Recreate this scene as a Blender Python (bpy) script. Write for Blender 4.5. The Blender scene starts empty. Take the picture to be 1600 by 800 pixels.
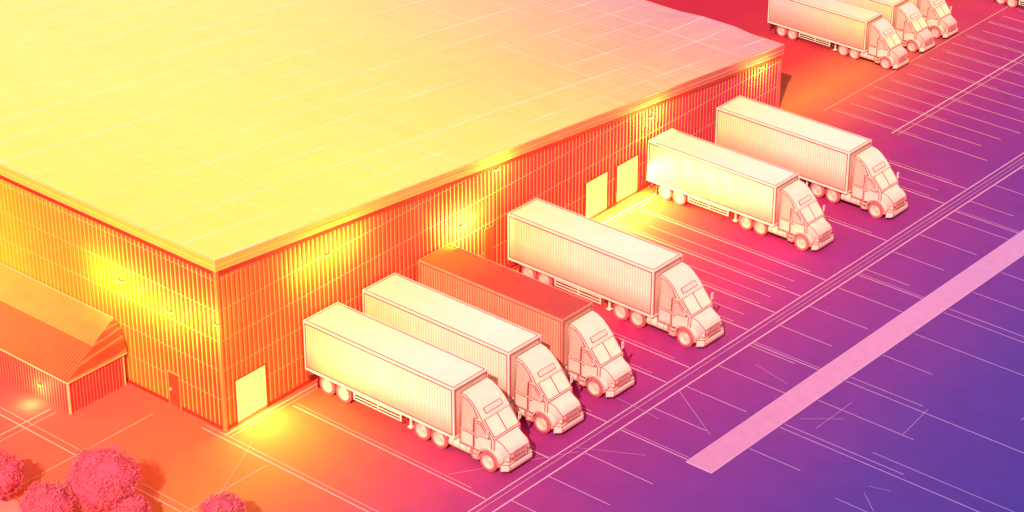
import bpy, bmesh, math, random
from mathutils import Vector, Matrix, noise
random.seed(4)
C = bpy.context.scene.collection
S = bpy.context.scene
S.view_settings.view_transform = 'Standard'
S.view_settings.look = 'None'
S.view_settings.exposure = 0

# ------------------------------------------------------------------ camera
F = math.sqrt(3800*5150-2100*2100)
AX = Vector((5150,-2100,F)).normalized()
AY = Vector((3800,2100,-F)).normalized()
AZ = AX.cross(AY).normalized()
CAM = Vector((89.55,-79.4,75.0))
M3 = Matrix((AX,AY,AZ))
cd = bpy.data.cameras.new('camera'); cam = bpy.data.objects.new('camera', cd); C.objects.link(cam)
M4 = M3.to_4x4(); M4.translation = CAM
cam.matrix_world = M4
cd.sensor_width = 36; cd.lens = 36*F/1600; cd.clip_end = 3000; cd.clip_start = 1
S.camera = cam
def ray(px,py): return M3 @ Vector((px-800, 400-py, -F))
def G(px,py,z=0.0):
    d = ray(px,py); return CAM + d*((z-CAM.z)/d.z)
def WX(px,py,x=0.0):
    d = ray(px,py); return CAM + d*((x-CAM.x)/d.x)
def WY(px,py,y=0.0):
    d = ray(px,py); return CAM + d*((y-CAM.y)/d.y)

# ------------------------------------------------------------------ materials
def lin(c, k=1.0):
    o=[]
    for v in c:
        v/=255.0
        v = v/12.92 if v<=.04045 else ((v+.055)/1.055)**2.4
        o.append(min(.97, v*k))
    return (o[0],o[1],o[2],1)
def mat(name, stops, coef=(1,0,0), rough=.6, nz=.10, nscale=1.2, edge=None, stripe=None, layer=None, k=1.0, spec=.2, bump=0.0, brk=None):
    m = bpy.data.materials.new(name); m.use_nodes = True
    nt = m.node_tree; N = nt.nodes; L = nt.links; b = N['Principled BSDF']
    b.inputs['Roughness'].default_value = rough
    b.inputs['Specular IOR Level'].default_value = spec
    geo = N.new('ShaderNodeNewGeometry')
    tc = N.new('ShaderNodeTexCoord')
    def math_(op,a,bv=None,c=None):
        n = N.new('ShaderNodeMath'); n.operation = op
        for i,v in enumerate((a,bv,c)):
            if v is None: continue
            if isinstance(v,(int,float)): n.inputs[i].default_value = v
            else: L.new(v,n.inputs[i])
        return n.outputs[0]
    def dot(sock, co):
        n = N.new('ShaderNodeVectorMath'); n.operation='DOT_PRODUCT'
        L.new(sock,n.inputs[0]); n.inputs[1].default_value = co
        return n.outputs['Value']
    def mrange(sock,a,bb,c=0,d=1):
        n = N.new('ShaderNodeMapRange'); L.new(sock,n.inputs[0])
        n.inputs[1].default_value=a; n.inputs[2].default_value=bb; n.inputs[3].default_value=c; n.inputs[4].default_value=d
        return n.outputs[0]
    def mix(fac,a,bb,blend='MIX'):
        n = N.new('ShaderNodeMix'); n.data_type='RGBA'; n.blend_type=blend
        if isinstance(fac,(int,float)): n.inputs[0].default_value=fac
        else: L.new(fac,n.inputs[0])
        for i,v in ((6,a),(7,bb)):
            if isinstance(v,tuple): n.inputs[i].default_value=v
            else: L.new(v,n.inputs[i])
        return n.outputs[2]
    def ramp(co, st):
        if len(st)==1: 
            n=N.new('ShaderNodeRGB'); n.outputs[0].default_value=lin(st[0][1],k); return n.outputs[0]
        lo,hi=st[0][0],st[-1][0]
        v = mrange(dot(geo.outputs['Position'],co),lo,hi)
        r = N.new('ShaderNodeValToRGB'); L.new(v,r.inputs[0]); e=r.color_ramp.elements
        while len(e)<len(st): e.new(.5)
        for i,(p,c) in enumerate(st):
            e[i].position=(p-lo)/(hi-lo); 
        for i,(p,c) in enumerate(st): e[i].color=lin(c,k)
        return r.outputs[0]
    col = ramp(coef, stops)
    if layer:
        for (mc,lo,hi,st2,c2) in layer:
            f = mrange(dot(geo.outputs['Position'],mc),lo,hi)
            col = mix(f,col,ramp(c2,st2))
    if stripe:
        for si,(space,co,pitch,frac,c,amt) in enumerate(stripe):
            sock = geo.outputs['Position'] if space=='W' else tc.outputs['Object']
            v = math_('FRACT', math_('MULTIPLY', dot(sock,co), 1.0/pitch))
            f = math_('MULTIPLY', math_('LESS_THAN', v, frac), amt)
            if brk:
                mp = N.new('ShaderNodeMapping'); L.new(sock,mp.inputs[0])
                cx=abs(co[0])>.5
                mp.inputs['Scale'].default_value = ((1.1,.06,1) if cx else (.06,1.1,1))
                mp.inputs['Location'].default_value = (si*7.3,si*3.1,0)
                bn = N.new('ShaderNodeTexNoise'); bn.inputs['Scale'].default_value=1.0; bn.inputs['Detail'].default_value=3
                L.new(mp.outputs[0],bn.inputs['Vector'])
                f = math_('MULTIPLY', f, mrange(bn.outputs[0],.44,.60,brk,1))
            col = mix(f,col,lin(c))
    if nz:
        nn = N.new('ShaderNodeTexNoise'); nn.inputs['Scale'].default_value=nscale; nn.inputs['Detail'].default_value=7; nn.inputs['Roughness'].default_value=.65
        L.new(geo.outputs['Position'],nn.inputs['Vector'])
        f = mrange(nn.outputs[0],.3,.7,1-nz,1+nz)
        hv = N.new('ShaderNodeHueSaturation'); L.new(f,hv.inputs['Value']); L.new(col,hv.inputs['Color']); col=hv.outputs[0]
    if edge:
        c,amt,rad = edge
        bv = N.new('ShaderNodeBevel'); bv.samples=4; bv.inputs['Radius'].default_value=rad
        n = N.new('ShaderNodeVectorMath'); n.operation='DOT_PRODUCT'
        L.new(bv.outputs[0],n.inputs[0]); L.new(geo.outputs['True Normal'],n.inputs[1])
        f = mrange(n.outputs['Value'],.985,.86,0,amt)
        col = mix(f,col,lin(c))
    if bump:
        nb = N.new('ShaderNodeTexNoise'); nb.inputs['Scale'].default_value=9; nb.inputs['Detail'].default_value=5
        L.new(geo.outputs['Position'],nb.inputs['Vector'])
        bp = N.new('ShaderNodeBump'); bp.inputs['Strength'].default_value=bump; bp.inputs['Distance'].default_value=.05
        L.new(nb.outputs[0],bp.inputs['Height']); L.new(bp.outputs[0],b.inputs['Normal'])
    L.new(col,b.inputs['Base Color'])
    return m
def emis(name,c,s):
    m = bpy.data.materials.new(name); m.use_nodes=True; nt=m.node_tree
    b=nt.nodes['Principled BSDF']; b.inputs['Base Color'].default_value=lin(c,.5)
    b.inputs['Emission Color'].default_value=lin(c); b.inputs['Emission Strength'].default_value=s
    nn=nt.nodes.new('ShaderNodeTexNoise'); nn.inputs['Scale'].default_value=3
    r=nt.nodes.new('ShaderNodeMapRange'); r.inputs[3].default_value=s*.9; r.inputs[4].default_value=s*1.1
    nt.links.new(nn.outputs[0],r.inputs[0]); nt.links.new(r.outputs[0],b.inputs['Emission Strength'])
    return m

CRIM=(222,70,86)
Mt = {}
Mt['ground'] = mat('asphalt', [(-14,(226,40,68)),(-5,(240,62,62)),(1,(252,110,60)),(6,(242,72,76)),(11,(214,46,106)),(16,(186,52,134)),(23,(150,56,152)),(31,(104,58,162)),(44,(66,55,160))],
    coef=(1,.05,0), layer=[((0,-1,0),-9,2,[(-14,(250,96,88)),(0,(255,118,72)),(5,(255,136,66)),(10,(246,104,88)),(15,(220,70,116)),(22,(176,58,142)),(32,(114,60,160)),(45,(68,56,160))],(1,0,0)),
    ((0,1,0),48,57,[(-14,(222,38,66)),(-5,(238,66,60)),(-.5,(255,140,72)),(2.5,(246,104,88)),(6,(212,60,112)),(10,(176,52,134)),(17,(146,52,150)),(27,(104,58,160))],(1,0,0)),  # orange light glow past the far wall corner, painted into the ground colour
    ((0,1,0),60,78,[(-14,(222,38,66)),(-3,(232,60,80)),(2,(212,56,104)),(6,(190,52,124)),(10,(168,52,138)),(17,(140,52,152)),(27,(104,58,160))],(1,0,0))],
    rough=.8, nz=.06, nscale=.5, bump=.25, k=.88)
Mt['line'] = mat('line_paint', [(-5,(255,184,150)),(12,(250,168,176)),(22,(222,150,205)),(45,(176,140,215))], nz=.12, nscale=3, rough=.7)
Mt['strip'] = mat('pale_strip', [(0,(236,140,185)),(60,(228,150,210))], coef=(0,1,0), nz=.06, nscale=1.5, rough=.8, k=.92, edge=((255,215,235),.8,.07))
Mt['path'] = mat('pale_path', [(-40,(255,150,132)),(10,(250,136,126))], nz=.06, rough=.85)
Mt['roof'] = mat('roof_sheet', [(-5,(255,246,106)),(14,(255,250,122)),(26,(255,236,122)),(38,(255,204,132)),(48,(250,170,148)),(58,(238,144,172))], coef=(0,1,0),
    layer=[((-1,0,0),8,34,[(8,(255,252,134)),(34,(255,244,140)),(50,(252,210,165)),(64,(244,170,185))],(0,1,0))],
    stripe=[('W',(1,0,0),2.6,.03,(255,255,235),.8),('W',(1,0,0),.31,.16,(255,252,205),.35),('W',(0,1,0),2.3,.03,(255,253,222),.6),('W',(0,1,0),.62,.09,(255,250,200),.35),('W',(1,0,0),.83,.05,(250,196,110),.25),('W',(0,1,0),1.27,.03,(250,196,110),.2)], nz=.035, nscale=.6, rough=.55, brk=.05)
Mt['fascia'] = mat('fascia_metal', [(0,(255,204,70)),(14,(255,182,80)),(32,(250,130,88)),(56,(222,74,104))], coef=(0,1,0), nz=.05, edge=((255,240,180),.7,.08), rough=.5)
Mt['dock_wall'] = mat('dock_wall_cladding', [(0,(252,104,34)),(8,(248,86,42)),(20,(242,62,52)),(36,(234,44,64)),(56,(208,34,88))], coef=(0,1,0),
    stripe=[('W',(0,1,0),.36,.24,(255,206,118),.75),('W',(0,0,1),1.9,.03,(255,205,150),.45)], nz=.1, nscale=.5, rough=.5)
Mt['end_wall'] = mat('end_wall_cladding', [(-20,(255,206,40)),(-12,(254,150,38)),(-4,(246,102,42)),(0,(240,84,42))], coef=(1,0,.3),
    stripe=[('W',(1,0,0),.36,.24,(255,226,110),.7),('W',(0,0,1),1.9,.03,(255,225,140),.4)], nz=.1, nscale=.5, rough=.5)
Mt['trim'] = mat('pale_trim', [(0,(255,222,140)),(56,(250,150,130))], coef=(0,1,0), nz=.05)
Mt['corner'] = mat('corner_flashing', [(0,(255,146,66)),(56,(236,80,100))], coef=(0,1,0), nz=.05, edge=((255,215,150),.7,.04))
Mt['red_trim'] = mat('red_trim', [(0,(220,56,40))], nz=.08)
Mt['door_red'] = mat('red_door', [(0,(224,80,44))], nz=.08, edge=((255,180,120),.8,.05))
Mt['door_lit'] = emis('lit_door', (255,248,130), .9)
Mt['lamp_glow'] = emis('lamp_glow', (255,236,110), 5.0)
Mt['annex_roof'] = mat('annex_roof', [(-24,(250,132,54)),(-8,(230,84,46))], stripe=[('O',(1,0,0),.22,.25,(250,166,90),.45)], nz=.08)
Mt['annex_top'] = mat('annex_roof_upper', [(-24,(250,190,66)),(-8,(238,124,54))], stripe=[('O',(0,1,.5),.14,.3,(255,215,120),.45)], nz=.08)
Mt['annex_wall'] = mat('annex_wall', [(-24,(236,70,50)),(-8,(228,62,54))], stripe=[('O',(1,1,0),.24,.25,(255,180,130),.55)], nz=.08)
# trucks
TP = [(-8,(250,208,192)),(0,(255,236,150)),(6,(255,244,206)),(14,(254,226,204))]
low_shade = [((0,0,-1),-2.7,-1.1,[(0,(248,150,128))],(1,0,0))]  # pink shading of the lower trailer sides, mixed into their colour
Mt['side'] = mat('trailer_side', TP, layer=low_shade, stripe=[('O',(1,0,0),.2,.34,(248,158,122),.42)], nz=.05, rough=.45)
Mt['side_red'] = mat('trailer_side_red', [(0,(248,128,66)),(8,(242,120,92)),(14,(246,146,124))], stripe=[('O',(1,0,0),.2,.34,(255,205,160),.6)], nz=.05, rough=.45)
Mt['top'] = mat('trailer_roof', [(-8,(250,205,195)),(0,(255,246,180)),(9,(255,246,222)),(14,(254,230,208))], stripe=[('O',(0,1,0),.24,.12,(250,180,140),.5)], nz=.04, rough=.45)
Mt['top_red'] = mat('trailer_roof_red', [(0,(250,130,50)),(5,(222,70,52)),(14,(206,66,78))], stripe=[('O',(0,1,0),.24,.2,(236,120,92),.4)], nz=.06, rough=.45)
Mt['rail'] = mat('trailer_rail', [(0,(255,242,208)),(14,(255,230,210))], nz=.04)
Mt['rail_red'] = mat('trailer_rail_red', [(0,(255,170,96)),(14,(246,140,122))], nz=.04)
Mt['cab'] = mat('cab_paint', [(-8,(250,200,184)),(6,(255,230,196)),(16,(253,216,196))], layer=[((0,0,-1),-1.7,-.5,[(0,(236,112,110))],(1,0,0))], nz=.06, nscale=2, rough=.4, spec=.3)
Mt['panel'] = mat('cab_panel', [(0,(254,222,190)),(16,(252,208,188))], nz=.06, rough=.4, spec=.3)
Mt['glass'] = mat('window_glass', [(0,(255,240,180)),(16,(255,228,200))], nz=.08, nscale=2, rough=.12, spec=.6)
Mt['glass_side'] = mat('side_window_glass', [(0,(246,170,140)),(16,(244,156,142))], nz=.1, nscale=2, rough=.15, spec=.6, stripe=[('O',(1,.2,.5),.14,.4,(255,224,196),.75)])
Mt['ink'] = mat('panel_seam', [(0,(230,84,74)),(16,(220,74,92))], nz=.05)
Mt['dark'] = mat('undercarriage', [(0,(150,20,56))], nz=.15, edge=((250,150,140),.6,.04))
Mt['tyre'] = mat('tyre_rubber', [(0,(214,64,78))], nz=.1, rough=.8, edge=((255,210,190),.95,.05))
Mt['rim'] = mat('rim_metal', [(0,(255,212,186))], nz=.06, rough=.4, edge=(CRIM,.9,.05))
Mt['grille'] = mat('grille', [(0,(208,60,80))], nz=.08, edge=((255,205,190),.9,.04))
Mt['lampglass'] = mat('headlight_glass', [(0,(255,244,206))], nz=.03, rough=.1, spec=.6)
Mt['bark'] = mat('bark', [(0,(190,50,80))], nz=.2, nscale=6)
Mt['leaf'] = mat('leaf', [(0,(244,112,122))], nz=.15, nscale=2.5, rough=.9, spec=.05, k=1.0)
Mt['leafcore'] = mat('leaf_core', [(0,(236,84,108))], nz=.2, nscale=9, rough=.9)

# ------------------------------------------------------------------ mesh helpers
class MB:
    def __init__(s): s.v=[]; s.f=[]
    def add(s,vs,fs):
        o=len(s.v); s.v+= [tuple(v) for v in vs]; s.f+=[tuple(i+o for i in f) for f in fs]; return s
    def box(s,x0,x1,y0,y1,z0,z1):
        return s.add([(x0,y0,z0),(x1,y0,z0),(x1,y1,z0),(x0,y1,z0),(x0,y0,z1),(x1,y0,z1),(x1,y1,z1),(x0,y1,z1)],
            [(0,3,2,1),(4,5,6,7),(0,1,5,4),(1,2,6,5),(2,3,7,6),(3,0,4,7)])
    def bar(s,a,b,w,h=None):
        a=Vector(a); b=Vector(b); h=h or w; d=(b-a).normalized()
        up=Vector((0,0,1)) if abs(d.z)<.9 else Vector((1,0,0))
        r=d.cross(up).normalized()*w/2; u=r.cross(d).normalized()*h/2
        p=[a-r-u,a+r-u,a+r+u,a-r+u,b-r-u,b+r-u,b+r+u,b-r+u]
        return s.add(p,[(0,1,2,3),(7,6,5,4),(0,4,5,1),(1,5,6,2),(2,6,7,3),(3,7,4,0)])
    def tube(s,a,b,r,n=12,r2=None):
        a=Vector(a); b=Vector(b); r2=r if r2 is None else r2; d=(b-a).normalized()
        up=Vector((0,0,1)) if abs(d.z)<.9 else Vector((1,0,0))
        x=d.cross(up).normalized(); y=x.cross(d)
        vs=[]; 
        for k in range(n):
            t=2*math.pi*k/n; q=x*math.cos(t)+y*math.sin(t); vs.append(a+q*r)
        for k in range(n):
            t=2*math.pi*k/n; q=x*math.cos(t)+y*math.sin(t); vs.append(b+q*r2)
        fs=[(k,(k+1)%n,(k+1)%n+n,k+n) for k in range(n)]+[tuple(range(n))[::-1],tuple(range(n,2*n))]
        return s.add(vs,fs)
    def lathey(s,prof,n=28,closed=False):
        m=len(prof); vs=[]
        for k in range(n):
            t=2*math.pi*k/n
            for r,y in prof: vs.append((r*math.cos(t),y,r*math.sin(t)))
        fs=[]
        for k in range(n):
            k2=(k+1)%n
            for i in range(m if closed else m-1):
                j=(i+1)%m; fs.append((k*m+i,k*m+j,k2*m+j,k2*m+i))
        return s.add(vs,fs)
    def prism(s,prof,hw):
        n=len(prof)
        vs=[(x,-hw(x,z),z) for x,z in prof]+[(x,hw(x,z),z) for x,z in prof]
        fs=[tuple(range(n)),tuple(range(n,2*n))[::-1]]+[(i+n,(i+1)%n+n,(i+1)%n,i) for i in range(n)]
        return s.add(vs,fs)
    def mesh(s,name,m,bevel=0,smooth=False,doubles=True,ink=0,ang=22):
        me=bpy.data.meshes.new(name); me.from_pydata(s.v,[],s.f)
        bm=bmesh.new(); bm.from_mesh(me)
        if doubles or ink: bmesh.ops.remove_doubles(bm,verts=bm.verts,dist=1e-5)
        bmesh.ops.recalc_face_normals(bm,faces=bm.faces)
        lines=[]
        if ink:
            for e in bm.edges:
                if len(e.link_faces)<2 or e.calc_face_angle(0)>math.radians(ang):
                    lines.append((e.verts[0].co.copy(),e.verts[1].co.copy()))
        if bevel: bmesh.ops.bevel(bm,geom=list(bm.edges),offset=bevel,segments=2,affect='EDGES',clamp_overlap=True)
        if lines:
            lb=MB()
            for a,b in lines: lb.bar(a,b,ink)
            vv=[bm.verts.new(v) for v in lb.v]
            for f in lb.f:
                nf=bm.faces.new([vv[i] for i in f]); nf.material_index=1
        bm.to_mesh(me); bm.free(); me.materials.append(m)
        if ink: me.materials.append(Mt['ink'])
        if smooth: 
            for p in me.polygons: p.use_smooth=True
        return me
def link(name,me,parent=None,loc=(0,0,0),rz=0):
    o=bpy.data.objects.new(name,me); C.objects.link(o); o.location=loc; o.rotation_euler=(0,0,rz)
    if parent: o.parent=parent
    return o
def empty(name,loc=(0,0,0),label=None,cat=None,group=None,rz=0,scale=1):
    o=bpy.data.objects.new(name,None); C.objects.link(o); o.location=loc; o.rotation_euler=(0,0,rz); o.scale=(scale,)*3
    o.empty_display_size=.5
    if label: o['label']=label; o['category']=cat
    if group: o['group']=group
    return o

# ------------------------------------------------------------------ ground
g=MB().add([(-400,-300,0),(400,-300,0),(400,600,0),(-400,600,0)],[(0,1,2,3)])
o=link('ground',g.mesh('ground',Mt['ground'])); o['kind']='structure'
def sheet(name,segs,z,w):
    mb=MB()
    for i,s_ in enumerate(segs):
        zz=z
        a=Vector((s_[0],s_[1],zz)); b=Vector((s_[2],s_[3],zz)); ww=s_[4] if len(s_)>4 else w
        d=(b-a).normalized(); r=Vector((-d.y,d.x,0))*ww/2
        mb.add([a-r,b-r,b+r,a+r],[(0,1,2,3)])
    o=link(name,mb.mesh(name,Mt['line'],doubles=False)); o['kind']='structure'
def tidy(segs):                      # drop a line that would lie on top of another one
    out=[]
    for s_ in segs:
        bad=False
        for t in out:
            if abs(t[1]-s_[1])<.12 and max(t[0],s_[0])<min(t[2],s_[2]): bad=True
        if not bad: out.append(s_)
    return out
Yl=[]; Xl=[]
for x,w in ((15.9,.09),(16.25,.04),(16.9,.11)): Yl.append((x,-25,x,120,w))
Yl += [(7.3,57,7.3,120,.11),(7.75,57,7.75,120,.05),(.55,-.4,.55,53,.1),(.9,-.4,.9,50,.04),(1.6,57,1.6,120,.06),
       (-9,-5,-9,-30,.09),(-8.5,-5,-8.5,-30,.05),(4.5,-1,4.5,-22,.05),(-4.2,-1.5,-4.2,-20,.06),(16.55,30,16.55,70,.03),(33.5,30,33.5,90,.04)]
for y in (-.7,-.35): Xl.append((-1,y,20,y,.09 if y==-.7 else .05))
Xl += [(-40,-7.2,10,-7.2,.09),(-40,-6.7,10,-6.7,.05)]
for y in (4.3,9.6,14.6,20.2,22.4,28.2,31.0,33.7,36.4,43.3,50.2,53): Xl.append((1.2,y,15.8,y,.08)); Xl.append((1.2,y+.3,14.5,y+.3,.035))
for y in (29.6,32.4,35.0,51.6): Xl.append((3.0,y,14.5,y,.04))
for y in (14.45,27.1,38.3,49.7,63.2): Xl.append((16.98,y,21.7,y,.07)); Xl.append((16.98,y+.22,21.7,y+.22,.035))
for k in range(18):
    y=2+k*3.1; Xl.append((16.98,y,20.2+(k*5%4)*.5,y,.055))
for k,y in enumerate((20.5,27.1,38.3,49.7,63.2,76)): Xl.append((23.6,y,60,y,.055))
for k in range(17):
    y=17.6+k*3.35; Xl.append((23.6,y,27.0+(k*7%4)*1.5,y,.05))
for k in range(26):
    y=57.6+k*1.75; Xl.append((2.0+(k%3)*.3,y,14.6-(k*3%4)*.5,y,.06))
    if k%2==0: Xl.append((2.0,y+.25,9,y+.25,.03))
    if k%3==0: Xl.append((16.98,y+.5,21.7,y+.5,.05))
for k in range(5):
    y=1.3+k*5.1; Xl.append((29+k%2,y,40+k%3*2,y,.04))
sheet('parking_lines',tidy(Xl),.010,.08); sheet('lane_lines',Yl,.018,.1)
scr=[]
for i,(px,py,qx,qy) in enumerate(((960,620,1030,655),(900,700,1010,712),(1250,655,1320,655),(1275,670,1330,630),(1410,680,1450,640),(1350,770,1365,800),(1358,760,1392,768),(1180,570,1230,600),(1060,610,1110,680),(345,770,395,690),(700,742,905,706))):
    a=G(px,py); b=G(qx,qy); scr.append((a.x,a.y,b.x,b.y,.025))
sheet('scratch_marks',scr,.026,.03)
st=MB().box(21.75,23.5,14.2,140,0,.05); o=link('median_strip',st.mesh('median_strip',Mt['strip'])); o['kind']='structure'
pa=MB().add([(-60,-12.2,.005),(4.0,-12.2,.005),(4.0,-40,.005),(-60,-40,.005)],[(0,1,2,3)]); o=link('path',pa.mesh('path',Mt['path'])); o['kind']='structure'

# ------------------------------------------------------------------ warehouse
LY=55.0; BX=-72.0; HT=10.2
def top(y): return HT-5.85*y/LY
wh=empty('warehouse',(.15,0,0),'large yellow roofed warehouse with ribbed red and orange walls that the trucks back up to','warehouse')
def corr(fn,a,b,pitch,d,ztop):
    mb=MB(); n=int(round((b-a)/pitch)); vs=[]; fs=[]
    pts=[]
    for i in range(n):
        t=a+i*pitch
        pts+=[(t,0),(t+pitch*.12,d),(t+pitch*.34,d),(t+pitch*.46,0)]
    pts.append((b,0))
    for t,dd in pts:
        vs.append(fn(t,dd,0)); vs.append(fn(t,dd,ztop(t)))
    for i in range(len(pts)-1): fs.append((2*i,2*i+2,2*i+3,2*i+1))
    return mb.add(vs,fs)
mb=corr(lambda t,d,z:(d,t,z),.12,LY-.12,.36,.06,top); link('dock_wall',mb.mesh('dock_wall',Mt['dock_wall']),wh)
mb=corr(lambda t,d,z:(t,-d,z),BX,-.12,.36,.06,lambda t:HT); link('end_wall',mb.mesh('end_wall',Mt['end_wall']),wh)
mb=MB().add([(-.2,LY,0),(BX,LY,0),(BX,LY,top(LY)),(-.2,LY,top(LY))],[(0,1,2,3)]).add([(BX,0,0),(BX,LY,0),(BX,LY,top(LY)),(BX,0,HT)],[(0,1,2,3)])
link('back_wall',mb.mesh('back_wall',Mt['end_wall']),wh)
mb=MB().box(-.10,.09,-.09,.10,0,HT); link('corner_trim',mb.mesh('corner_trim',Mt['corner']),wh)
mb=MB().box(-.10,.09,LY-.12,LY+.08,0,top(LY)); link('corner_trim',mb.mesh('corner_trim',Mt['corner']),wh)
ov=.16
def slabpts(x0,x1,y0,y1,zo,zt):
    p=[]
    for dz in (zo,zt):
        for x,y in ((x0,y0),(x1,y0),(x1,y1),(x0,y1)): p.append((x,y,top(y)+dz))
    return p
BF=[(0,3,2,1),(4,5,6,7),(0,1,5,4),(1,2,6,5),(2,3,7,6),(3,0,4,7)]
FH=.68
mb=MB(); xs=[BX,-40,-20,-10,-7,-4,-2,0.1]; ys=[-.1+i*(LY+.2)/14 for i in range(15)]
vs=[];fs=[]
for x in xs:
    for y in ys: vs.append((x,y,top(y)+FH-.02+(.25*max(0,(y-LY*.9)/(LY*.1)) if x in(-7,-4) else 0)))
for i in range(len(xs)-1):
    for j in range(len(ys)-1):
        a=i*len(ys)+j; fs.append((a,a+len(ys),a+len(ys)+1,a+1))
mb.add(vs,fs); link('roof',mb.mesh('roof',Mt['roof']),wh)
fm=MB()
fm.add(slabpts(.1,ov,-ov,LY+ov,0,FH),BF).add(slabpts(BX,.1,-ov,-.1,0,FH),BF).add(slabpts(BX,.1,LY+.1,LY+ov,.0,FH),BF)
link('fascia',fm.mesh('fascia',Mt['fascia'],doubles=False),wh)
gm=MB().add(slabpts(ov-.05,ov+.03,-ov-.03,LY+ov,FH,FH+.05),BF).add(slabpts(BX,ov-.05,-ov-.03,-ov+.05,FH,FH+.05),BF)
gm.add(slabpts(BX,ov-.06,LY+ov-.06,LY+ov,FH,FH+.05),BF)
gm.add(slabpts(ov,ov+.03,-ov-.03,LY+ov,.3,.34),BF).add(slabpts(BX,ov,-ov-.03,-ov,.3,.34),BF)
link('roof_edge',gm.mesh('roof_edge',Mt['trim'],doubles=False),wh)
gm=MB().add(slabpts(.07,.13,.1,LY-.1,-.28,-.02),BF).add(slabpts(BX,-.1,-.13,-.07,-.28,-.02),BF)
link('eave_band',gm.mesh('eave_band',Mt['red_trim'],doubles=False),wh)
bm_=MB().box(.07,.13,.1,LY-.1,.0,.2).box(BX,-.1,-.13,-.07,0,.2); link('base_trim',bm_.mesh('base_trim',Mt['red_trim'],doubles=False),wh)
def lit_door(y0,y1,h,pw):
    d=MB().box(.08,.13,y0,y1,.05,h)
    o=link('loading_door',d.mesh('loading_door',Mt['door_lit']),wh)
    f=MB().box(.08,.16,y0-.04,y0,0,h+.04).box(.08,.16,y1,y1+.04,0,h+.04).box(.08,.16,y0,y1,h,h+.04)
    link('door_frame',f.mesh('door_frame',Mt['red_trim'],doubles=False),o)
    l=bpy.data.lights.new('door_light','AREA'); l.shape='RECTANGLE'; l.size=h*.8; l.size_y=(y1-y0)*.9; l.energy=pw; l.color=(1,.62,.10)
    lo=bpy.data.objects.new('door_light',l); C.objects.link(lo); lo.parent=o; lo.location=(.5,(y0+y1)/2,h*.6)
    lo.rotation_euler=(Vector((-1,0,.45))).to_track_quat('Z','Y').to_euler()
lit_door(.85,3.2,2.85,900); lit_door(32.65,34.9,2.85,2000); lit_door(35.95,38.2,2.8,1800)
o=link('entrance_door',MB().box(.08,.13,22.5,23.3,.02,3.6).mesh('entrance_door',Mt['door_red']),wh)
link('door_handle',MB().box(.13,.2,22.62,22.7,1.0,1.15).mesh('handle',Mt['trim']),o)
o=link('entrance_door',MB().box(-4.4,-3.5,-.14,-.08,.02,2.2).mesh('entrance_door',Mt['door_red']),wh)
f=MB().box(-4.45,-4.4,-.17,-.08,0,2.25).box(-3.5,-3.45,-.17,-.08,0,2.25).box(-4.4,-3.5,-.17,-.08,2.2,2.25)
link('door_frame',f.mesh('door_frame',Mt['corner'],doubles=False),o)
link('door_handle',MB().box(-4.3,-4.2,-.2,-.14,1,1.15).mesh('handle',Mt['trim']),o)
def wall_lamp(p,n,power,wid=2.6,out=1.3):
    n=Vector(n); p=Vector(p); s_=Vector((-n.y,n.x,0))
    c=p+n*.16+Vector((0,0,.1))
    body=MB().bar(c-s_*.2,c+s_*.2,.16,.05)
    o=link('wall_lamp',body.mesh('wall_lamp',Mt['corner'],bevel=.01),wh)
    c=c-Vector((0,0,.055)); link('lamp_glass',MB().bar(c-s_*.18,c+s_*.18,.12,.05).mesh('lamp_glass',Mt['lamp_glow']),o)
    l=bpy.data.lights.new('lamp_light','AREA'); l.shape='RECTANGLE'; l.size=wid; l.size_y=.35; l.energy=power; l.color=(1,.62,.08)
    lo=bpy.data.objects.new('lamp_light',l); C.objects.link(lo); lo.parent=o; lo.location=p+n*out+Vector((0,0,-.05))
    z=n; x=s_; y=z.cross(x)
    lo.rotation_euler=Matrix((x,y,z)).transposed().to_euler()
for px,py,pw,wd in ((1195,108,240,1.6),(1018,185,480,1.8),(770,250,260,1.2),(715,352,1150,2.6),(500,395,620,5.5)):
    q=WX(px,py,-.5); q.x=0; q.z=min(q.z,top(q.y)-.45); wall_lamp(q,(1,0,0),pw,wd)
for px,py,pw,wd in ((335,508,240,3.0),(262,488,420,4.0),(185,440,420,4.0)):
    q=WY(px,py,-.15); q.y=0; wall_lamp(q,(0,-1,0),pw,wd)
def shear(o):
    if o.type=='MESH':
        for vtx in o.data.vertices: vtx.co.x-=.021*vtx.co.y
    elif o.type=='LIGHT': o.location.x-=.021*o.location.y
    for c in o.children: shear(c)
for c in wh.children: shear(c)

# ------------------------------------------------------------------ annex
an=empty('annex_building',(0,0,0),'small orange roofed annex shed against the left end wall of the warehouse','annex')
ax=-7.75; y0=-4.55; y1=-.4; XL=-34
w=MB().add([(XL,y0,0),(ax,y0,0),(ax,y0,2.1),(XL,y0,2.1)],[(0,1,2,3)]).add([(ax,y0,0),(ax,y1,0),(ax,y1,2.1),(ax,y0,2.1)],[(0,1,2,3)]).add([(XL,y1,0),(XL,y0,0),(XL,y0,2.1),(XL,y1,2.1)],[(0,1,2,3)])
w.add([(XL,y1,0),(ax,y1,0),(ax,y1,2.1),(XL,y1,2.1)],[(0,1,2,3)])
link('wall',w.mesh('wall',Mt['annex_wall']),an)
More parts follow.
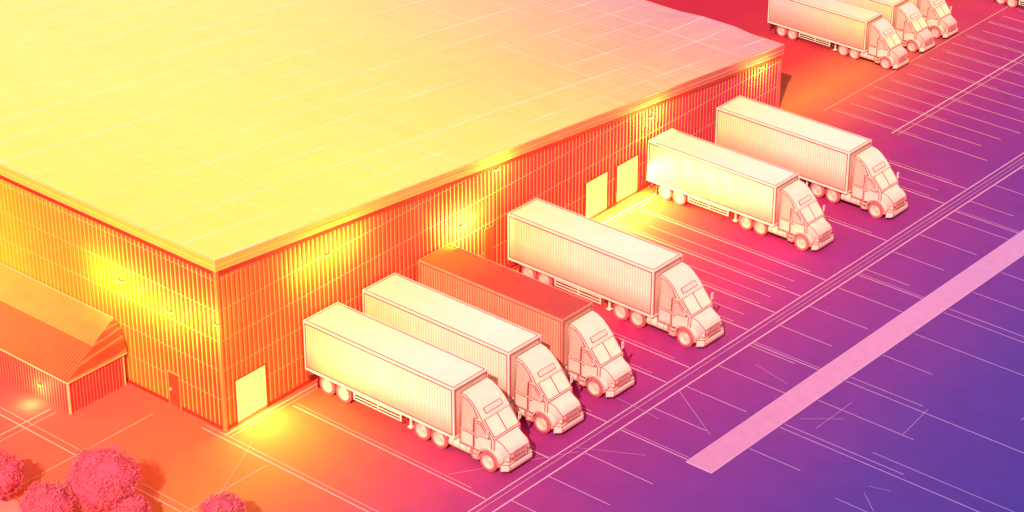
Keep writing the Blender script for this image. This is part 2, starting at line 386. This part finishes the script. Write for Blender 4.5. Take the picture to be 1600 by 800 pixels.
# rounded lean-to roof: rings from the front eave up to the wall, with the right end rounded off
e=.1; yb=y1+.2
prof=[(y0-e,2.1,0),(-3.4,2.75,.25),(-2.3,3.3,.45),(-1.6,3.62,.6),(-.9,3.88,.75),(yb,4.05,.95)]
lowm=MB(); upm=MB()
for i in range(5):
    ya,za,da=prof[i]; yc,zc_,dc=prof[i+1]
    tgt=lowm if i<2 else upm
    tgt.add([(XL,ya,za),(ax+e-da,ya,za),(ax+e-dc,yc,zc_),(XL,yc,zc_)],[(0,1,2,3)])
endp=[(ax+e-d,y,z) for y,z,d in prof]
fan=[(ax+e,yb,2.15),(ax+e-.12,yb,2.9),(ax+e-.45,yb,3.6)]
lowm.add(endp+fan,[(0,6,1),(1,6,7,2),(2,7,3),(3,7,8,4),(4,8,5)])
link('roof',lowm.mesh('roof',Mt['annex_roof'],smooth=False),an)
link('upper_roof',upm.mesh('upper_roof',Mt['annex_top'],smooth=True),an)
eb=MB().bar((XL,y0-e,2.08),(ax+e+.02,y0-e,2.08),.04,.06).bar((ax+e,y0-e+.03,2.08),(ax+e,yb,2.12),.04,.06)
eb.bar((XL,yb,4.06),(ax+e-.95,yb,4.06),.04)
link('roof_edge',eb.mesh('roof_edge',Mt['trim'],doubles=False),an)
for ya,yb2 in ((y0-.04,y0+.05),(y1-.08,y1)):
    link('corner_trim',MB().box(ax-.05,ax+.04,ya,yb2,0,2.03).mesh('corner_trim',Mt['trim'],doubles=False),an)
lb=link('wall_lamp',MB().box(-10.35,-10.15,y0-.15,y0,.95,1.02).mesh('wall_lamp',Mt['corner']),an)
link('lamp_glass',MB().box(-10.33,-10.17,y0-.13,y0-.03,.9,.95).mesh('lamp_glass',Mt['lamp_glow']),lb)
l=bpy.data.lights.new('lamp_light','POINT'); l.energy=130; l.color=(1,.8,.3); l.shadow_soft_size=.1
lo=bpy.data.objects.new('lamp_light',l); C.objects.link(lo); lo.parent=lb; lo.location=(-10.25,y0-.8,.7)

# ------------------------------------------------------------------ truck meshes (front axle at x=0, +X forward)
T={}
IK=.034
TR,TF,TW,Z0,Z1=-13.85,-2.35,1.42,1.22,4.38
def trailer_sides():
    mb=MB(); pitch=.2; d=.018
    for s_ in (-1,1):
        vs=[];fs=[];pts=[];n=int((TF-TR-.2)/pitch)
        for i in range(n):
            t=TR+.1+i*pitch; pts+=[(t,0),(t+.05,d),(t+.11,d),(t+.16,0)]
        pts.append((TF-.1,0))
        for t,dd in pts: vs+= [(t,s_*(TW-.04+dd),Z0+.1),(t,s_*(TW-.04+dd),Z1-.1)]
        for i in range(len(pts)-1): fs.append((2*i,2*i+2,2*i+3,2*i+1))
        mb.add(vs,fs)
    mb.add([(TF-.03,-TW+.08,Z0),(TF-.03,TW-.08,Z0),(TF-.03,TW-.08,Z1-.06),(TF-.03,-TW+.08,Z1-.06)],[(0,1,2,3)])
    mb.add([(TR+.1,-TW+.08,Z0),(TR+.1,TW-.08,Z0),(TF-.1,TW-.08,Z0),(TF-.1,-TW+.08,Z0)],[(0,1,2,3)])
    return mb
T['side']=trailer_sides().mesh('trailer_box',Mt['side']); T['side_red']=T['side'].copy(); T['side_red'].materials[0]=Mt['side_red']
rm=MB().box(TR+.08,TF-.08,-TW+.08,TW-.08,Z1-.06,Z1-.01)
T['top']=rm.mesh('trailer_roof',Mt['top']); T['top_red']=T['top'].copy(); T['top_red'].materials[0]=Mt['top_red']
r=MB()
for s_ in (-1,1):
    ya,yb=sorted((s_*(TW-.08),s_*TW))
    r.box(TR+.1,TF-.1,ya,yb,Z1-.1,Z1+.01).box(TR+.1,TF-.1,ya,yb,Z0-.06,Z0+.1)
    r.box(TR,TR+.1,ya,yb,Z0-.06,Z1+.01).box(TF-.1,TF,ya,yb,Z0-.06,Z1+.01)
for xa in (TR,TF-.08): r.box(xa,xa+.08,-TW+.08,TW-.08,Z1-.1,Z1+.01).box(xa,xa+.08,-TW+.08,TW-.08,Z0-.06,Z0+.06)
T['rail']=r.mesh('trailer_rail',Mt['rail'],doubles=False); T['rail_red']=T['rail'].copy(); T['rail_red'].materials[0]=Mt['rail_red']
s=MB()
for s_ in (-1,1):
    y=s_*(TW-.008)
    for z in (Z1-.15,Z0+.15): s.bar((TR+.1,y,z),(TF-.1,y,z),.04)
    for x in (TR+.14,TF-.14): s.bar((x,y,Z0+.1),(x,y,Z1-.1),.04)
    s.bar((TR+.1,s_*(TW-.12),Z1+.0),(TF-.1,s_*(TW-.12),Z1+.0),.04)
    s.bar((TF+.01,s_*(TW-.13),Z0+.1),(TF+.01,s_*(TW-.13),Z1-.1),.04)
for x in (TR+.12,TF-.12): s.bar((x,-TW+.12,Z1),(x,TW-.12,Z1),.04)
s.bar((TF+.01,-TW+.1,Z1-.14),(TF+.01,TW-.1,Z1-.14),.04)
T['seam']=s.mesh('trailer_seam',Mt['ink'],doubles=False)
rd=MB()
for s_ in (-1,1):
    ya,yb=sorted((s_*.02,s_*(TW-.1))); rd.box(TR+.02,TR+.06,ya,yb,Z0+.08,Z1-.12)
    for q in (.35,.95): rd.tube((TR-.02,s_*q,Z0+.1),(TR-.02,s_*q,Z1-.15),.025,6)
T['rear']=rd.mesh('rear_door',Mt['panel'],doubles=False)
ch=MB().box(TR+.2,TF+.3,-.5,-.35,.85,1.15).box(TR+.2,TF+.3,.35,.5,.85,1.15)
for x in (-12.1,-10.9,-8,-6.3,-4.85,-3.6): ch.box(x-.08,x+.08,-1.0,1.0,.55,.8)
ch.box(-5.6,.8,-.48,.48,.6,.84)
ch.box(TR+.0,TR+.12,-1.25,1.25,.45,.6).box(TR+.02,TR+.1,-.9,-.8,.6,1.15).box(TR+.02,TR+.1,.8,.9,.6,1.15)
T['chassis']=ch.mesh('chassis',Mt['dark'],doubles=False)
sr=MB()
for z in (.62,.82,1.02): sr.bar((-10.1,0,z),(-6.4,0,z),.05)
for x in (-10.05,-8.2,-6.45): sr.bar((x,0,.6),(x,0,1.2),.06)
T['skirt']=sr.mesh('side_guard',Mt['rail'],doubles=False)
lg=MB()
lg.tube((-6.0,0,.3),(-6.0,0,1.2),.08,8).box(-6.15,-5.85,-.14,.14,.22,.3)
T['gear']=lg.mesh('landing_leg',Mt['rail'],doubles=False)
T['wheel']=MB().lathey([(.0,-.10),(.09,-.11),(.11,-.05),(.2,-.03),(.24,-.07),(.28,-.03),(.37,-.05),(.40,-.15),(.43,-.15),(.43,.1),(.0,.1)],28).mesh('wheel',Mt['rim'])
T['tyre']=MB().lathey([(.43,-.15),(.50,-.175),(.54,-.155),(.60,-.14),(.62,-.10),(.62,.12),(.58,.16),(.43,.15)],28,True).mesh('tyre',Mt['tyre'])
# cab
def hw(x,z):
    w=1.22
    if z>2.3: w-= (z-2.3)*.085
    if x>-.6: w-= (x+.6)*.14
    return w
cp=[(-2.1,.95),(.26,.95),(.30,2.04),(-.12,2.54),(-.52,3.00),(-.86,3.42),(-1.25,3.80),(-1.65,4.03),(-2.1,4.12)]
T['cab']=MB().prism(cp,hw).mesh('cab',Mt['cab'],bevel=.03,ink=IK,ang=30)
def hh(x,z): return 1.04-.26*max(0,(x-.3))- (.12 if z>1.6 else 0)
hp=[(.24,.8),(1.08,.75),(1.22,1.08),(1.18,1.34),(1.0,1.56),(.66,1.78),(.24,1.98)]
T['hood']=MB().prism(hp,hh).mesh('hood',Mt['cab'],bevel=.03,ink=IK,ang=30)
fe=MB(); n=12; ri,ro=.70,.78; vs=[];fs=[]
for k in range(n+1):
    t=math.radians(-4+ k*(196/n)); c,s2=math.cos(t),math.sin(t)
    for rr in (ri,ro):
        for yy in (-.25,.25): vs.append((c*rr,yy,.62+s2*rr))
for k in range(n):
    a=k*4; b=a+4
    fs+=[(a,b,b+1,a+1),(a+2,a+3,b+3,b+2),(a,a+2,b+2,b),(a+1,b+1,b+3,a+3)]
fs+=[(0,1,3,2),(n*4,n*4+2,n*4+3,n*4+1)]
fe.add(vs,fs)
T['fender']=fe.mesh('fender',Mt['panel'],ink=.026,ang=40)
bp=[(.88,.33),(1.24,.36),(1.29,.56),(1.25,.76),(.88,.78)]
T['bumper']=MB().prism(bp,lambda x,z:1.26-.8*max(0,(x-.88))).mesh('bumper',Mt['panel'],bevel=.02,ink=IK,ang=30)
gr=MB().box(1.18,1.23,-.50,.50,.84,.92)
for k in range(5): gr.box(1.14-k*.008,1.265-k*.012,-.48,.48,.86+k*.095,.905+k*.095)
gr.box(1.13,1.27,-.54,-.48,.82,1.33).box(1.13,1.27,.48,.54,.82,1.33).box(1.11,1.235,-.54,.54,1.33,1.37)
T['grille']=gr.mesh('grille',Mt['grille'],doubles=False)
T['headlight']=MB().box(.90,1.17,-.14,.14,.88,1.12).mesh('headlight',Mt['lampglass'],bevel=.02,ink=.026,ang=40)
def quadslab(p,n,t):
    n=Vector(n).normalized()*t; p=[Vector(q) for q in p]; m=len(p)
    vs=[q for q in p]+[q+n for q in p]
    return MB().add(vs,[tuple(range(m))[::-1],tuple(range(m,2*m))]+[(i,(i+1)%m,(i+1)%m+m,i+m) for i in range(m)])
ws=MB()
for s_ in (-1,1):
    # cab front between (.30,2.04) (-.12,2.54) (-.52,3.00): two facets, pane proud of both
    p=[(.24,s_*.02,2.14),(.24,s_*1.0,2.14),(-.12,s_*1.03,2.57),(-.48,s_*1.02,2.985),(-.48,s_*.02,2.985),(-.12,s_*.02,2.57)]
    q=quadslab(p,(.76,0,.65),.03); ws.add(q.v,q.f)
T['windshield']=ws.mesh('windshield',Mt['glass'],ink=.028,ang=40)
sv=MB().bar((-.46,-1.0,3.07),(-.46,1.0,3.07),.14,.04)
T['visor']=sv.mesh('sun_visor',Mt['panel'],bevel=.01)
sv=quadslab([(-.64,-.7,3.18),(-.64,.7,3.18),(-.84,.68,3.43),(-.84,-.68,3.43)],(.76,0,.65),.03)
T['roofpanel']=sv.mesh('roof_fairing_panel',Mt['panel'],ink=.026,ang=40)
def sidepoly(pts,s_,t,ex=.0):
    P=[(x,s_*(hw(x,z)+ex),z) for x,z in pts]
    return quadslab(P,(0,s_,.08),t)
for s_,nm in ((-1,'a'),(1,'b')):
    T['door'+nm]=sidepoly([(-1.0,1.05),(.10,1.05),(.14,2.0),(-.56,2.84),(-1.0,2.84)],s_,.03).mesh('door',Mt['panel'],ink=IK,ang=40)
    T['win'+nm]=sidepoly([(-.88,2.0),(.02,2.0),(-.58,2.74),(-.88,2.74)],s_,.02,.034).mesh('side_window',Mt['glass_side'],ink=.026,ang=40)
    T['slp'+nm]=sidepoly([(-1.98,1.1),(-1.10,1.1),(-1.10,1.9),(-1.98,1.9)],s_,.025).mesh('locker_panel',Mt['panel'],ink=.028,ang=40)
    T['fair'+nm]=sidepoly([(-1.98,2.05),(-1.10,2.05),(-1.10,2.95),(-.82,3.05),(-1.2,3.58),(-1.6,3.86),(-1.98,3.94)],s_,.025).mesh('side_fairing',Mt['glass_side'],ink=.028,ang=40)
T['handle']=MB().box(-.93,-.75,-.02,.02,1.82,1.87).mesh('door_handle',Mt['ink'])
tk=MB().tube((-2.9,0,.72),(-1.35,0,.72),.32,16)
for x in (-2.6,-2.1,-1.6): tk.tube((x-.03,0,.72),(x+.03,0,.72),.335,16)
T['tank']=tk.mesh('fuel_tank',Mt['rim'],doubles=False)
T['step']=MB().box(-1.2,-.78,-.2,.2,.42,.48).box(-1.2,-.78,-.2,.2,.74,.8).box(-1.2,-1.15,-.2,.2,.42,.95).mesh('step',Mt['panel'],ink=.022,ang=40)
mi=MB().box(-.04,.04,-.08,.08,2.2,2.62).bar((0,-.0,2.25),(-.15,.28,2.25),.03).bar((0,0,2.57),(-.15,.28,2.57),.03)
T['mirror']=mi.mesh('mirror',Mt['panel'],doubles=False)
T['exh']=MB().tube((-2.22,0,1.0),(-2.22,0,3.8),.06,10).mesh('exhaust_pipe',Mt['rim'])
T['flap']=MB().box(-.02,.02,-.3,.3,.2,.85).mesh('mud_flap',Mt['dark'])
def truck(x,y,sc,label,group,red=False):
    t=empty('semi_truck',(x,y+1.3*sc,0),label,'truck',group,scale=sc)
    tb=link('trailer_box',T['side_red' if red else 'side'],t)
    link('trailer_roof',T['top_red' if red else 'top'],tb)
    link('trailer_rail',T['rail_red' if red else 'rail'],tb); link('rear_door',T['rear'],tb); link('trailer_seam',T['seam'],tb)
    link('chassis',T['chassis'],t)
    for s_ in (-1,1): link('landing_leg',T['gear'],t,(0,s_*.95,0)); link('side_guard',T['skirt'],t,(0,s_*1.3,0))
    for ax_ in (0,-3.6,-4.9,-10.95,-12.25):
        for s_ in (-1,1):
            w_=link('wheel',T['wheel'],t,(ax_,s_*1.14,.62),0 if s_<0 else math.pi)
            link('tyre',T['tyre'],w_)
    c=link('cab',T['cab'],t)
    h=link('hood',T['hood'],t)
    for nm,s_ in (('a',-1),('b',1)):
        d=link('door',T['door'+nm],t); link('door_handle',T['handle'],d,(0,s_*1.26,0)); link('side_window',T['win'+nm],d)
        link('locker_panel',T['slp'+nm],c); link('side_fairing',T['fair'+nm],c)
        link('headlight',T['headlight'],t,(0,s_*.70,0)); link('fender',T['fender'],t,(0,s_*1.03,0))
        link('fuel_tank',T['tank'],t,(0,s_*.95,0)); link('step',T['step'],t,(0,s_*1.06,0))
        link('mirror',T['mirror'],t,(.04,s_*1.34,0),0 if s_<0 else math.pi)
        link('exhaust_pipe',T['exh'],t,(0,s_*.95,0)); link('mud_flap',T['flap'],t,(-12.98,s_*1.05,0)); 
    link('windshield',T['windshield'],c); link('sun_visor',T['visor'],c); link('roof_fairing_panel',T['roofpanel'],c)
    link('grille',T['grille'],h); link('bumper',T['bumper'],t)
    return t
GA='trucks backed up to the loading wall'; GB='trucks parked beyond the far corner of the warehouse'
truck(14.1,6.4,1.0,'cream truck and trailer nearest the viewer, first in the row beside the lit corner door',GA)
truck(13.8,11.3,.98,'cream truck between the nearest truck and the red roofed trailer',GA)
truck(13.6,16.2,.97,'truck with the only dark red trailer roof and orange red side, third in the row',GA,True)
truck(14.1,24.1,.99,'cream truck just past the red roofed trailer, its open bays to the right',GA)
truck(12.4,38.6,.89,'cream truck parked right beside the pair of lit yellow doors',GA)
truck(13.5,45.4,.93,'cream truck at the far end of the loading row, nearest the far warehouse corner',GA)
truck(.9,65.9,.76,'small looking cream truck beyond the warehouse corner, closest of the distant group',GB)
truck(.7,69.8,.76,'distant cream truck in the middle of the three close together at the top',GB)
truck(.6,73.2,.76,'distant cream truck rearmost of the three close together at the top',GB)
truck(10.2,82.2,.76,'cream truck cut by the top right corner of the picture, apart from the other three',GB)

# ------------------------------------------------------------------ trees
def crown(R,seed):
    rnd=random.Random(seed); mb=MB()
    def leaf(p,s_):
        a=Vector((rnd.gauss(0,1),rnd.gauss(0,1),rnd.gauss(0,1))).normalized(); b=a.orthogonal().normalized(); c=a.cross(b)
        mb.add([p+b*s_,p+c*s_*.55,p-b*s_,p-c*s_*.55],[(0,1,2,3)])
    for i in range(130):
        d=Vector((rnd.gauss(0,1),rnd.gauss(0,1),rnd.gauss(0,1))).normalized()
        k=.80+.14*rnd.random(); c=Vector((d.x,d.y,d.z*.92))*R*k; cr=R*(.13+.08*rnd.random())
        for j in range(95):
            e_=Vector((rnd.gauss(0,1),rnd.gauss(0,1),rnd.gauss(0,1))).normalized()*cr*(.75+.3*rnd.random())
            leaf(c+e_,.035+.03*rnd.random())
    return mb
def core(R,seed):
    bm=bmesh.new(); bmesh.ops.create_icosphere(bm,subdivisions=4,radius=R*.86)
    for v in bm.verts:
        n=noise.noise(v.co*1.4+Vector((seed,0,0)))+.5*noise.noise(v.co*3.5+Vector((0,seed,0))); v.co*=1+.10*n; v.co.z*=.92
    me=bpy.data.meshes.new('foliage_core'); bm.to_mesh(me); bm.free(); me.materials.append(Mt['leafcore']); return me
trees=[(160,750,1.95,'largest round pink tree at the lower left, in front of the small annex'),
       (74,795,1.5,'round pink tree cut by the bottom edge, left of the largest tree'),
       (0,740,1.3,'round pink tree cut by the left edge of the picture'),
       (205,798,1.0,'small pink tree tucked behind the right foot of the largest tree'),
       (348,806,1.25,'pink tree standing alone at the bottom edge below the warehouse corner')]
for i,(px,py,R,lab) in enumerate(trees):
    zc=R*1.25; p=G(px,py,zc)
    t=empty('tree',(p.x,p.y,0),lab,'tree','pink trees in the lower left corner')
    tr=MB().tube((0,0,0),(.05,0,zc*.6),.17,10,.12)
    for k in range(5):
        a=k*1.26+i; tr.tube((.05,0,zc*.45),(math.cos(a)*R*.6,math.sin(a)*R*.6,zc*1.1),.08,7,.03)
    link('trunk',tr.mesh('trunk',Mt['bark'],doubles=False),t)
    c=link('crown',crown(R,i).mesh('crown',Mt['leaf'],doubles=False),t,(0,0,zc))
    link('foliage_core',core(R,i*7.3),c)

# ------------------------------------------------------------------ light
EL=math.radians(40); v=Vector((.46,-.89,0)).normalized(); v=Vector((v.x*math.cos(EL),v.y*math.cos(EL),math.sin(EL)))
sl=bpy.data.lights.new('sun','SUN'); sl.energy=3.6; sl.angle=math.radians(.6); sl.color=(1,.96,.86)
so=bpy.data.objects.new('sun',sl); C.objects.link(so); so.rotation_euler=v.to_track_quat('Z','Y').to_euler(); so.location=(0,0,60)
w=bpy.data.worlds.new('World'); S.world=w; w.use_nodes=True; nt=w.node_tree
bg=nt.nodes['Background']; sk=nt.nodes.new('ShaderNodeTexSky'); sk.sky_type='NISHITA'; sk.sun_disc=False; sk.sun_elevation=EL; sk.sun_rotation=math.atan2(v.x,v.y)
nt.links.new(sk.outputs[0],bg.inputs[0]); bg.inputs[1].default_value=.05
b2=nt.nodes.new('ShaderNodeBackground'); b2.inputs[0].default_value=(1,.74,.66,1); b2.inputs[1].default_value=.36
ad=nt.nodes.new('ShaderNodeAddShader'); nt.links.new(bg.outputs[0],ad.inputs[0]); nt.links.new(b2.outputs[0],ad.inputs[1])
nt.links.new(ad.outputs[0],nt.nodes['World Output'].inputs[0])
